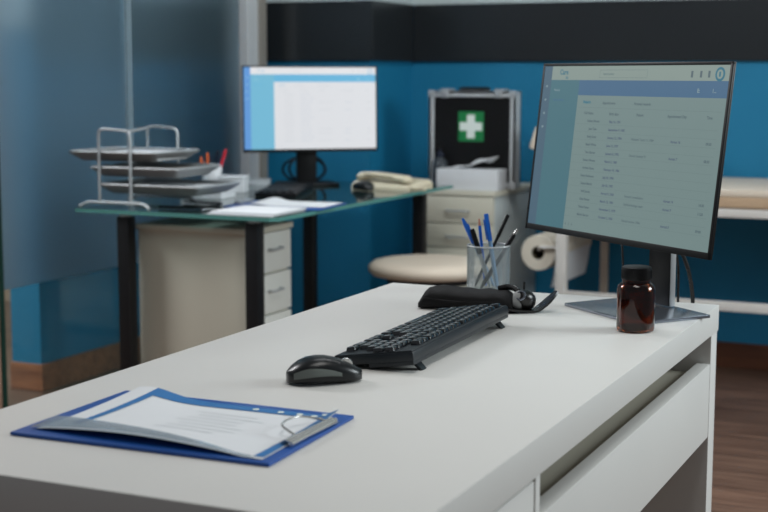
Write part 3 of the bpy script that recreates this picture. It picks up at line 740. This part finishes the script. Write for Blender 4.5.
# ---------------------------------------------------------------- second monitor
A2_ = math.radians(42)
t2, inv2, c2 = monitor('computer_monitor', 'bright lit monitor with white page on the glass table', (-1.285, 2.085), GZ, A2_, (-1.245, 2.04, 1.020), 0.507, 0.312, 0.03, S2, 1)
b = MB(); b.box((0, 0.0, 0.006), (0.21, 0.15, 0.012), 0.004); b.build('foot_plate', M['black_plastic'], t2)
b = MB(); b.box((0, 0.012, 0.14), (0.075, 0.03, 0.26), 0.006); b.build('neck', M['black_plastic'], t2)
b = MB(); b.tube([Vector((-1.335, 2.155, GZ+0.052))+Vector((0.075*math.cos(a), 0.03*math.cos(a), 0.046*math.sin(a))) for a in [2*PI*k/40 for k in range(40)]], 0.005, 8, closed=True)
b.tube([Vector((-1.325, 2.16, GZ+0.055))+Vector((0.06*math.cos(a), 0.03*math.cos(a), 0.049*math.sin(a))) for a in [2*PI*k/40 for k in range(40)]], 0.005, 8, closed=True)
tag(b.build('cable_coil', M['navy'], world=True, loc=(-1.335, 2.155, GZ)), 'coiled dark cable standing behind the bright monitor', 'cable')

# keyboard on the glass table
k2 = thing('keyboard', 'flat black keyboard on the glass table below the bright monitor', 'keyboard', (-1.20, 1.755, GZ+0.0005), math.radians(-70))
b = MB(); b.prism([(-0.21, -0.07), (0.21, -0.07), (0.21, 0.07), (-0.21, 0.07)], 0, 0.016, 0.003); b.build('body', M['black_plastic'], k2)
proto = None
for r_ in range(5):
    n_ = 16 if r_ < 4 else 10
    for c_ in range(n_):
        w_ = 0.395/n_
        if r_ == 4 or proto is None or proto_w != w_:
            b = MB(); b.box((0, 0, 0.003), (w_-0.003, 0.021, 0.006), 0.0012, taper=(0.85, 0.85)); o = b.build('key', M['black_plastic'], k2); proto = o; proto_w = w_
        else:
            o = proto.copy(); COL.objects.link(o); o.parent = k2
        o.location = (-0.1975+w_*(c_+0.5), 0.05-0.025*r_, 0.0158)

m2 = thing('computer_mouse', 'small black mouse beside the phone on the glass table', 'mouse', (-0.99, 1.945, GZ), math.radians(150))
mouse(m2, 1.0)
b = MB(); b.lathe([(0, -0.003), (0.009, -0.003), (0.009, 0.003), (0, 0.003)], 20, 0, Matrix.Translation((0.03, 0, 0.022)) @ Matrix.Rotation(PI/2, 4, 'X')); b.build('scroll_wheel', M['steel'], m2)

# telephone
ph = thing('telephone', 'cream desk telephone with handset on the far end of the glass table', 'telephone', (-0.93, 2.075, GZ), math.radians(-6))
b = MB()
b.loft([[(-0.125, -0.085, 0), (0.115, -0.085, 0), (0.115, 0.085, 0), (-0.125, 0.085, 0)],
        [(-0.125, -0.085, 0.012), (0.115, -0.085, 0.010), (0.115, 0.085, 0.020), (-0.125, 0.085, 0.024)],
        [(-0.115, -0.075, 0.03), (0.105, -0.075, 0.018), (0.105, 0.075, 0.032), (-0.115, 0.075, 0.045)]])
b.build('base', M['phone'], ph, smooth=25)
b = MB()
hs = []
for k in range(17):
    u = k/16; x = -0.118+0.215*u
    z = 0.036+0.019*math.sin(PI*min(1, u*0.93+0.07))**0.7*(1-0.6*u)
    wy = 0.024+0.006*(abs(2*u-1)**3); hz = 0.014-0.004*math.sin(PI*u)
    e = 0.55 if k in (0, 16) else 1
    hs.append([(x, -0.045+wy*e*math.copysign(abs(math.cos(a))**0.6, math.cos(a)), z+hz*e*math.copysign(abs(math.sin(a))**0.6, math.sin(a))) for a in [2*PI*q/16 for q in range(16)]])
b.loft(hs); b.build('handset', M['phone'], ph, smooth=60)
b = MB(); b.box((-0.02, -0.071, 0.049), (0.12, 0.003, 0.006), 0.001, rot=(0, math.radians(4), 0)); tag(b.build('handset_groove', M['phone_dark'], ph), 'darker groove along the handset')
b = MB()
for i in range(3):
    for j in range(4): b.box((0.0+0.022*j, 0.01+0.02*i, 0.036-0.002*j), (0.015, 0.013, 0.006), 0.0015)
b.build('keypad', M['phone_dark'], ph)
b = MB(); cc = []
for k in range(90):
    u = k/89; a = 2*PI*13*u; cc.append((0.10+0.075*u, -0.075+0.006*math.sin(a), 0.0105+0.006*math.cos(a)))
b.tube(cc, 0.0022, 6); b.build('coiled_cord', M['phone'], ph)

# wire letter trays
lt = thing('letter_tray_stand', 'silver three-tier letter tray at the left end of the glass table', 'letter tray', (-1.38, 1.13, GZ))
for yy, nm in ((1.0, 'near'), (1.262, 'far')):
    b = MB(); b.tube(rounded_path([(-1.432, yy, GZ+0.012), (-1.432, yy, GZ+0.243), (-1.318, yy, GZ+0.237), (-1.318, yy, GZ+0.012)], 0.022), 0.0048, 10)
    b.build('side_hoop', M['steel'], lt, world=True)
    b = MB(); b.tube(rounded_path([(-1.50, yy-0.012, GZ+0.005), (-1.475, yy, GZ+0.018), (-1.27, yy, GZ+0.018), (-1.245, yy-0.012, GZ+0.005)], 0.02), 0.0055, 10)
    b.build('foot_bar', M['steel'], lt, world=True)
b = MB(); b.tube([(-1.325, 1.006, GZ+0.2355), (-1.35, 1.13, GZ+0.241), (-1.41, 1.256, GZ+0.243)], 0.0045, 10); b.build('top_bar', M['steel'], lt, world=True)
b = MB(); b.tube(rounded_path([(-1.29, 1.25, GZ+0.007), (-1.13, 1.23, GZ+0.007), (-1.11, 1.16, GZ+0.007), (-1.13, 1.08, GZ+0.007), (-1.26, 1.06, GZ+0.007)], 0.03), 0.0035, 8)
b.build('base_loop', M['black_plastic'], lt, world=True)
tiers = [(-1.55, -1.232, 0.144), (-1.47, -1.155, 0.098), (-1.44, -1.085, 0.046)]
for k, (xa, xb, z) in enumerate(tiers):
    z += GZ
    ya, yb = 1.006, 1.256
    b = MB()
    def trayf(u, v, xa=xa, xb=xb, z=z):
        inx = min(u, 1-u)*(xb-xa); iny = min(v, 1-v)*(yb-ya)
        e = min(inx, iny); lip = max(0, 1-e/0.03)
        return (xa+(xb-xa)*u, ya+(yb-ya)*v, z+0.026*lip)
    b.grid(trayf, 42, 30, thick=0.0016)
    tr_ = b.build('tray', M['tray'], lt, world=True, smooth=40)
    b = MB(); b.tube(rounded_path([(xa, ya+0.1, z+0.027), (xa, ya, z+0.027), (xb, ya, z+0.027), (xb, yb, z+0.027), (xa, yb, z+0.027), (xa, ya+0.09, z+0.027)], 0.02), 0.0038, 8)
    b.build('rim_wire', M['steel'], tr_, world=True)
def papers(name, label, cat, c_, dims, n, m, rot, group=None, jit=0.006):
    o_ = thing(name, label, cat, c_, rot)
    b = MB()
    for k in range(n):
        b.box((random.uniform(-jit, jit), random.uniform(-jit, jit), dims[2]*(k+0.5)/n), (dims[0], dims[1], dims[2]/n*0.98), 0.0004, rot=(0, 0, random.uniform(-0.03, 0.03)))
    return tag(b.build(name, m, smooth=0, loc=c_, rot=rot), label, cat, group) if not bpy.data.objects.remove(o_) else None
tz = [GZ+t_[2]+0.0022 for t_ in tiers]
papers('paper_stack', 'white papers in the top letter tray', 'paper stack', (-1.345, 1.13, tz[0]), (0.19, 0.17, 0.024), 4, M['paper'], 0.02)
papers('folder_stack', 'brownish folders in the middle letter tray', 'folder stack', (-1.31, 1.13, tz[1]), (0.25, 0.17, 0.020), 3, M['tray_dark'], -0.02)
papers('paper_stack', 'white papers in the bottom letter tray', 'paper stack', (-1.245, 1.13, tz[2]), (0.25, 0.17, 0.020), 4, M['paper'], 0.01)

# things behind and beside the trays on the table
def pcup2():
    c_ = (-1.462, 1.70, GZ+0.0003)
    o_ = thing('pencil_pot', 'white pot of coloured pencils behind the letter trays', 'pencil holder', c_)
    MB().lathe([(0, 0), (0.032, 0), (0.034, 0.002), (0.037, 0.092), (0.035, 0.092), (0.032, 0.004), (0, 0.004)], 36).build('pot', M['tissue'], o_)
    for (nm, lb, dx, dy, tx, ty, ln, r_, m_) in [
        ('pencil', 'red pencil leaning right in the white pot behind the trays', 0.008, 0.0, 0.050, 0.022, 0.148, 0.0055, M['red']),
        ('pencil', 'dark navy pencil with red base in the white pot behind the trays', 0.0, 0.008, 0.020, 0.014, 0.144, 0.0048, M['navy']),
        ('pencil', 'tall orange pencil in the white pot behind the trays', -0.012, 0.0, -0.012, -0.008, 0.136, 0.005, M['orange']),
        ('pencil', 'short orange pencil, leftmost in the white pot behind the trays', -0.02, -0.01, -0.036, -0.014, 0.120, 0.005, M['orange'])]:
        a = Vector((c_[0]+dx, c_[1]+dy, GZ+0.006)); e = Vector((c_[0]+tx*0.95, c_[1]+ty, GZ+ln))
        rt = thing(nm, lb, 'pencil', a, group='pencils in the white pot')
        b = MB(); b.tube([Vector((0, 0, 0)), (e-a)*0.94], r_, 8); b.build('shaft', m_, rt)
        b = MB(); b.tube([(e-a)*0.94, e-a], [r_, r_*0.35], 8); b.build('point', m_, rt)
pcup2()
def carton(name, label, cat, c_, dims, rot, m_):
    o_ = thing(name, label, cat, c_, rot)
    MB().box((0, 0, dims[2]*0.42), (dims[0], dims[1], dims[2]*0.84), 0.003).build('body', m_, o_)
    MB().box((0, 0, dims[2]*0.92), (dims[0]+0.004, dims[1]+0.004, dims[2]*0.16), 0.002).build('lid', m_, o_)
    return o_
carton('box', 'low white box on the glass table, right of the pencil pot', 'box', (-1.36, 1.68, GZ+0.0003), (0.09, 0.08, 0.058), 0.3, M['paper'])
carton('box', 'flat pale box on the glass table just behind the letter trays', 'box', (-1.33, 1.46, GZ+0.0003), (0.15, 0.11, 0.022), 0.1, M['paper'])
carton('box', 'tiny white box under the bright monitor, left of its keyboard', 'box', (-1.455, 2.03, GZ+0.0003), (0.07, 0.05, 0.022), 0.2, M['paper'])
# loose papers and second clipboard on the near end of the glass table
papers('paper_stack', 'white paper stack at the near corner of the glass table', 'paper stack', (-0.925, 1.085, GZ+0.0003), (0.215, 0.20, 0.010), 4, M['paper'], 0.05)
c2t = thing('clipboard', 'blue clipboard with white sheet on the glass table', 'clipboard', (-0.955, 1.31, GZ+0.0003), 0.1)
b = MB(); b.box((0, 0, 0.002), (0.32, 0.23, 0.004), 0.0012); b.build('board', M['clip_blue'], c2t)
b = MB(); b.box((-0.142, 0, 0.009), (0.022, 0.10, 0.011), 0.003); b.build('clip', M['steel'], c2t)
b = MB(); b.grid(lambda u, v: (-0.105+0.25*u, -0.075+0.17*v, GZ*0+0.0068+0.011*math.exp(-((u-0.08)/0.13)**2)*(0.4+0.6*v)), 24, 8, thick=0.0008)
fs = b.build('paper_sheet', M['paper'], loc=(-0.945, 1.312, GZ+0.0003), rot=0.1, smooth=60)
tag(fs, 'curled white sheet lying on the blue clipboard on the glass table', 'paper')

# ------------------------------------------------------------------ stool
st = thing('stool', 'round stool with cream padded seat between the desk and the cabinet', 'stool', (-0.673, 1.815, 0))
MB().lathe([(0, 0.525), (0.15, 0.524), (0.195, 0.518), (0.211, 0.505), (0.211, 0.488), (0.20, 0.476), (0.175, 0.472), (0, 0.472)], 64).build('seat', M['cream_vinyl'], st, smooth=60)
MB().lathe([(0, 0.472), (0.15, 0.472), (0.15, 0.45), (0.05, 0.43), (0, 0.43)], 48).build('seat_plate', M['leg_black'], st)
MB().lathe([(0, 0.43), (0.026, 0.43), (0.026, 0.26), (0.034, 0.26), (0.034, 0.09), (0, 0.09)], 28).build('gas_lift', M['leg_black'], st)
for k in range(5):
    a = 2*PI*k/5+0.3; ca, sa = math.cos(a), math.sin(a)
    lg = MB().tube([(0.03*ca, 0.03*sa, 0.10), (0.15*ca, 0.15*sa, 0.085), (0.25*ca, 0.25*sa, 0.062)], [0.02, 0.016, 0.013], 10).build('leg', M['leg_black'], st)
    b = MB(); b.lathe([(0, -0.012), (0.022, -0.012), (0.025, -0.008), (0.025, 0.008), (0.022, 0.012), (0, 0.012)], 20, 0, Matrix.Translation((0.25*ca, 0.25*sa, 0.026)) @ Matrix.Rotation(a, 4, 'Z') @ Matrix.Rotation(PI/2, 4, 'X'))
    b.cyl((0.25*ca, 0.25*sa, 0.026), (0.25*ca, 0.25*sa, 0.065), 0.006, seg=10)
    b.build('caster', M['black_plastic'], lg)

# ------------------------------------------------------------------ cabinet with first aid case
cx0, cx1, cy0, cy1, cz = -0.975, -0.685, 2.46, 2.97, 0.705
cab = thing('filing_cabinet', 'tall cream drawer cabinet under the first aid case by the blue wall', 'cabinet', ((cx0+cx1)/2, (cy0+cy1)/2, 0))
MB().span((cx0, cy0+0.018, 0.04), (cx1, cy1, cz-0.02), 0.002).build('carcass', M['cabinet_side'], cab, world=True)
MB().span((cx0-0.005, cy0, cz-0.02), (cx1+0.005, cy1, cz), 0.003).build('top_panel', M['cabinet'], cab, world=True)
MB().span((cx0+0.015, cy0+0.03, 0), (cx1-0.015, cy1-0.01, 0.04)).build('plinth', M['leg_black'], cab, world=True)
zt = cz-0.024
for k, h_ in enumerate((0.105, 0.095, 0.095, 0.165, 0.165)):
    df = MB().span((cx0+0.003, cy0, zt-h_+0.004), (cx1-0.003, cy0+0.018, zt), 0.002).build('drawer', M['cabinet'], cab, world=True)
    xm = (cx0+cx1)/2; zh = zt-h_*0.5
    b = MB(); b.tube(rounded_path([(xm-0.045, cy0, zh), (xm-0.045, cy0-0.018, zh), (xm+0.045, cy0-0.018, zh), (xm+0.045, cy0, zh)], 0.008), 0.004, 8); b.build('handle', M['steel'], df, world=True)
    zt -= h_

fx0, fx1, fy0, fy1, fz0, fz1 = -1.013, -0.652, 2.60, 2.665, cz+0.001, 1.082
fa = thing('first_aid_case', 'black first aid case with aluminium edges standing on the cream cabinet', 'first aid case', ((fx0+fx1)/2, (fy0+fy1)/2, fz0))
MB().span((fx0+0.006, fy0+0.004, fz0+0.006), (fx1-0.006, fy1-0.004, fz1-0.006)).build('shell', M['case_black'], fa, world=True)
b = MB(); ew = 0.022
for yy in (fy0, fy1-0.012):
    for (a, c_) in (((fx0, yy, fz0), (fx1, yy+0.012, fz0+ew)), ((fx0, yy, fz1-ew), (fx1, yy+0.012, fz1)), ((fx0, yy, fz0), (fx0+ew, yy+0.012, fz1)), ((fx1-ew, yy, fz0), (fx1, yy+0.012, fz1))):
        b.span(a, c_, 0.002)
for (xx, zz_) in ((fx0, None), (fx1-0.012, None)): b.span((xx, fy0, fz0), (xx+0.012, fy1, fz1), 0.002)
for zz_ in (fz0, fz1-0.012): b.span((fx0, fy0, zz_), (fx1, fy1, zz_+0.012), 0.002)
b.build('edge_frame', M['alu'], fa, world=True)
for (xx, zz_) in ((fx0, fz0), (fx1, fz0), (fx0, fz1), (fx1, fz1)):
    b = MB(); b.box((xx+(0.012 if xx == fx0 else -0.012), fy0+0.004, zz_+(0.012 if zz_ == fz0 else -0.012)), (0.03, 0.014, 0.03), 0.006); b.build('corner_cap', M['steel'], fa, world=True)
xm = (fx0+fx1)/2; ym = (fy0+fy1)/2
b = MB(); b.tube(rounded_path([(xm-0.062, ym, fz1+0.001), (xm-0.054, ym, fz1+0.008), (xm+0.054, ym, fz1+0.008), (xm+0.062, ym, fz1+0.001)], 0.006), 0.0085, 10); b.build('handle', M['black_plastic'], fa, world=True)
for s_ in (-1, 1):
    b = MB(); b.box((xm+s_*0.112, fy0+0.03, fz1+0.004), (0.044, 0.05, 0.010), 0.003); b.box((xm+s_*0.112, fy0-0.002, fz1-0.012), (0.03, 0.006, 0.026), 0.002); b.build('latch', M['steel'], fa, world=True)
b = MB(); gx, gz_ = xm-0.003, 0.945
b.grid(lambda u, v: (gx-0.053+0.106*u, fy0-0.0005+0.0035-0.001*0, gz_-0.058+0.116*v), 1, 1, thick=0.001)
stk = b.build('green_sticker', M['green'], fa, world=True, smooth=0)
b = MB(); a_, w_ = 0.046, 0.016; yq0, yq1 = fy0+0.0005, fy0+0.0025
cr = [(-w_, -a_), (w_, -a_), (w_, -w_), (a_, -w_), (a_, w_), (w_, w_), (w_, a_), (-w_, a_), (-w_, w_), (-a_, w_), (-a_, -w_), (-w_, -w_)]
b.prism(cr, 0, 0.002, mtx=Matrix.Translation((gx, yq1, gz_)) @ Matrix.Rotation(PI/2, 4, 'X'))
b.build('white_cross', M['white_mark'], stk, world=True, smooth=0)

tb = thing('tissue_box', 'white tissue box with a pulled tissue in front of the first aid case', 'tissue box', (-0.805, 2.535, cz+0.0005))
MB().box((0, 0, 0.04), (0.25, 0.11, 0.08), 0.004).build('carton', M['paper'], tb)
b = MB()
def tis(u, v):
    x = -0.075+0.185*u; w_ = 0.035*math.sin(PI*min(1, 0.12+0.88*u))**0.5
    z = 0.0805+0.020*math.sin(PI*min(1, u*1.25))*(0.6+0.4*math.sin(7*v+3*u))+0.075*max(0, u-0.3)**1.0+0.006*math.sin(9*u+4*v)
    return (x, (v-0.5)*2*w_, max(0.081, z-0.014*abs(2*v-1)**1.5*(1-0.6*u)))
b.grid(tis, 26, 14, thick=0.0015); b.build('tissue', M['tissue'], tb, smooth=60)

sb = thing('dispenser_bottle', 'small hazy clear bottle with dark cap behind the tissue box', 'bottle', (-0.948, 2.562, cz+0.0005))
MB().lathe([(0, 0), (0.028, 0), (0.031, 0.004), (0.031, 0.095), (0.026, 0.108), (0.014, 0.118), (0.014, 0.124), (0, 0.124)], 36).build('body', M['clear_plastic'], sb)
b = MB().lathe([(0, 0.122), (0.016, 0.122), (0.016, 0.136), (0.006, 0.139), (0.006, 0.15), (0, 0.15)], 24); b.build('pump_cap', M['navy'], sb)

# ------------------------------------------------------------------ examination bed
bd = thing('examination_bed', 'white-framed examination bed with cream top along the blue wall', 'examination bed', (0.5, 2.67, 0))
BX0, BX1, BY0, BY1 = -0.42, 1.55, 2.36, 2.975
MB().span((0.06, BY0, 0.687), (BX1, BY1, 0.750), 0.012).build('mattress', M['beige_vinyl'], bd, world=True)
MB().span((0.065, BY0-0.003, 0.727), (BX1-0.005, BY1-0.01, 0.7535), 0.008).build('paper_cover', M['cream_vinyl'], bd, world=True)
MB().span((BX0, BY0+0.005, 0.655), (BX1, BY0+0.045, 0.686), 0.004).build('frame_rail', M['white_paint'], bd, world=True)
MB().span((BX0, BY1-0.045, 0.655), (BX1, BY1-0.005, 0.686), 0.004).build('frame_rail', M['white_paint'], bd, world=True)
MB().span((BX0, BY0+0.045, 0.655), (BX0+0.04, BY1-0.045, 0.686), 0.004).build('cross_rail', M['white_paint'], bd, world=True)
MB().span((BX1-0.04, BY0+0.045, 0.655), (BX1, BY1-0.045, 0.686), 0.004).build('cross_rail', M['white_paint'], bd, world=True)
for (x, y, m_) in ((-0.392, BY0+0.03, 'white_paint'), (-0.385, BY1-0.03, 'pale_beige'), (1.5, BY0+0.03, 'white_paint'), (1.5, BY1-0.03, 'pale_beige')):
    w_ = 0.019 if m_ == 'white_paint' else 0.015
    MB().span((x-w_, y-w_, 0.0), (x+w_, y+w_, 0.657), 0.003).build('leg', M[m_], bd, world=True)
MB().span((-0.375, BY0+0.012, 0.325), (1.5, BY0+0.042, 0.357), 0.003).build('lower_rail', M['white_paint'], bd, world=True)
# raised head section
hb = MB(); th = math.radians(17); Lh = 0.60
R_ = Matrix.Translation((0.055, (BY0+BY1)/2, 0.715)) @ Matrix.Rotation(th, 4, 'Y')
hb.box((-Lh/2, 0, 0.03), (Lh, BY1-BY0-0.02, 0.085), 0.012)
bmesh.ops.transform(hb.bm, matrix=R_, verts=hb.bm.verts)
tag(hb.build('headrest', M['cream_vinyl'], bd, world=True), 'raised cream head section')
# paper roll on its bracket
pr = thing('paper_roll', 'white paper roll hanging at the head end of the examination bed', 'paper roll', (-0.487, 2.4, 0.49))
RM = Matrix.Rotation(-PI/2, 4, 'X')
MB().lathe([(0.025, 0.0), (0.064, 0.0), (0.066, 0.002), (0.066, 0.48), (0.064, 0.482), (0.025, 0.482)], 44, 0, RM, close=True).build('roll', M['roll'], pr)
MB().lathe([(0.022, 0.001), (0.025, 0.001), (0.025, 0.48), (0.022, 0.48)], 28, 0, RM, close=True).build('core_tube', M['core'], pr)
b = MB(); b.grid(lambda u, v: (0.0655+0.004*math.sin(3*u)-0.02*u, 0.02+0.44*v, -0.13*u+0.0), 10, 4, thick=0.0012); b.build('loose_end', M['tissue'], pr, smooth=60)
b = MB(); b.tube(rounded_path([(-0.405, 2.392, 0.515), (-0.478, 2.392, 0.513), (-0.487, 2.405, 0.500), (-0.487, 2.895, 0.500), (-0.478, 2.905, 0.513), (-0.405, 2.905, 0.515)], 0.01), 0.0065, 10)
b.build('roll_bracket', M['white_paint'], bd, world=True)

# ------------------------------------------------------------------ lights, world, camera
w = bpy.data.worlds.new('World'); sc.world = w; w.use_nodes = True
bg = w.node_tree.nodes['Background']; bg.inputs['Color'].default_value = (0.9, 0.94, 1.0, 1); bg.inputs['Strength'].default_value = 0.16
def area(name, loc, target, size, power, col):
    l = bpy.data.lights.new(name, 'AREA'); l.shape = 'RECTANGLE'; l.size, l.size_y = size; l.energy = power; l.color = col
    o = bpy.data.objects.new(name, l); COL.objects.link(o); o.location = loc
    o.rotation_euler = (Vector(target)-Vector(loc)).to_track_quat('-Z', 'Y').to_euler()
    return o
area('window_light', (3.0, 0.75, 1.85), (0.3, -0.5, 0.7), (1.3, 1.1), 74, (0.88, 0.97, 1.0))
area('ceiling_light', (0.7, -0.95, 2.6), (0.4, -0.85, 0), (0.9, 0.9), 13, (1.0, 0.985, 0.95))
area('ceiling_light', (0.0, 0.9, 2.8), (-0.8, 2.6, 0.4), (1.4, 0.8), 34, (0.95, 0.98, 1.0))  # unseen fill lamp added to brighten the background and back wall
area('corridor_light', (-3.2, 0.2, 2.7), (-2.1, 1.7, 0.5), (1.2, 1.0), 105, (0.98, 0.98, 1.0))  # unseen lamp added behind the partition to brighten pillar and frosted panes

cam = bpy.data.cameras.new('Camera'); co = bpy.data.objects.new('Camera', cam); COL.objects.link(co)
f, pit, yaw, roll = 1407.7044, 0.1276, 0.4282, 0.0018
F = Vector((-math.sin(yaw)*math.cos(pit), math.cos(yaw)*math.cos(pit), -math.sin(pit)))
Rv = Vector((math.cos(yaw), math.sin(yaw), 0)); Uv = Rv.cross(F)
c_, s_ = math.cos(roll), math.sin(roll); Rv, Uv = c_*Rv+s_*Uv, -s_*Rv+c_*Uv
mt = Matrix((Rv, Uv, -F)).transposed().to_4x4(); mt.translation = (1.1438, -2.5476, 1.1419)
co.matrix_world = mt
cam.sensor_width = 36.0; cam.lens = f/768*36.0
cam.dof.use_dof = True; cam.dof.focus_distance = 2.2; cam.dof.aperture_fstop = 6.0
cam.clip_end = 60
sc.camera = co
sc.view_settings.view_transform = 'Standard'
sc.view_settings.look = 'None'
sc.cycles.use_denoising = True
sc.cycles.max_bounces = 10
sc.cycles.transparent_max_bounces = 16
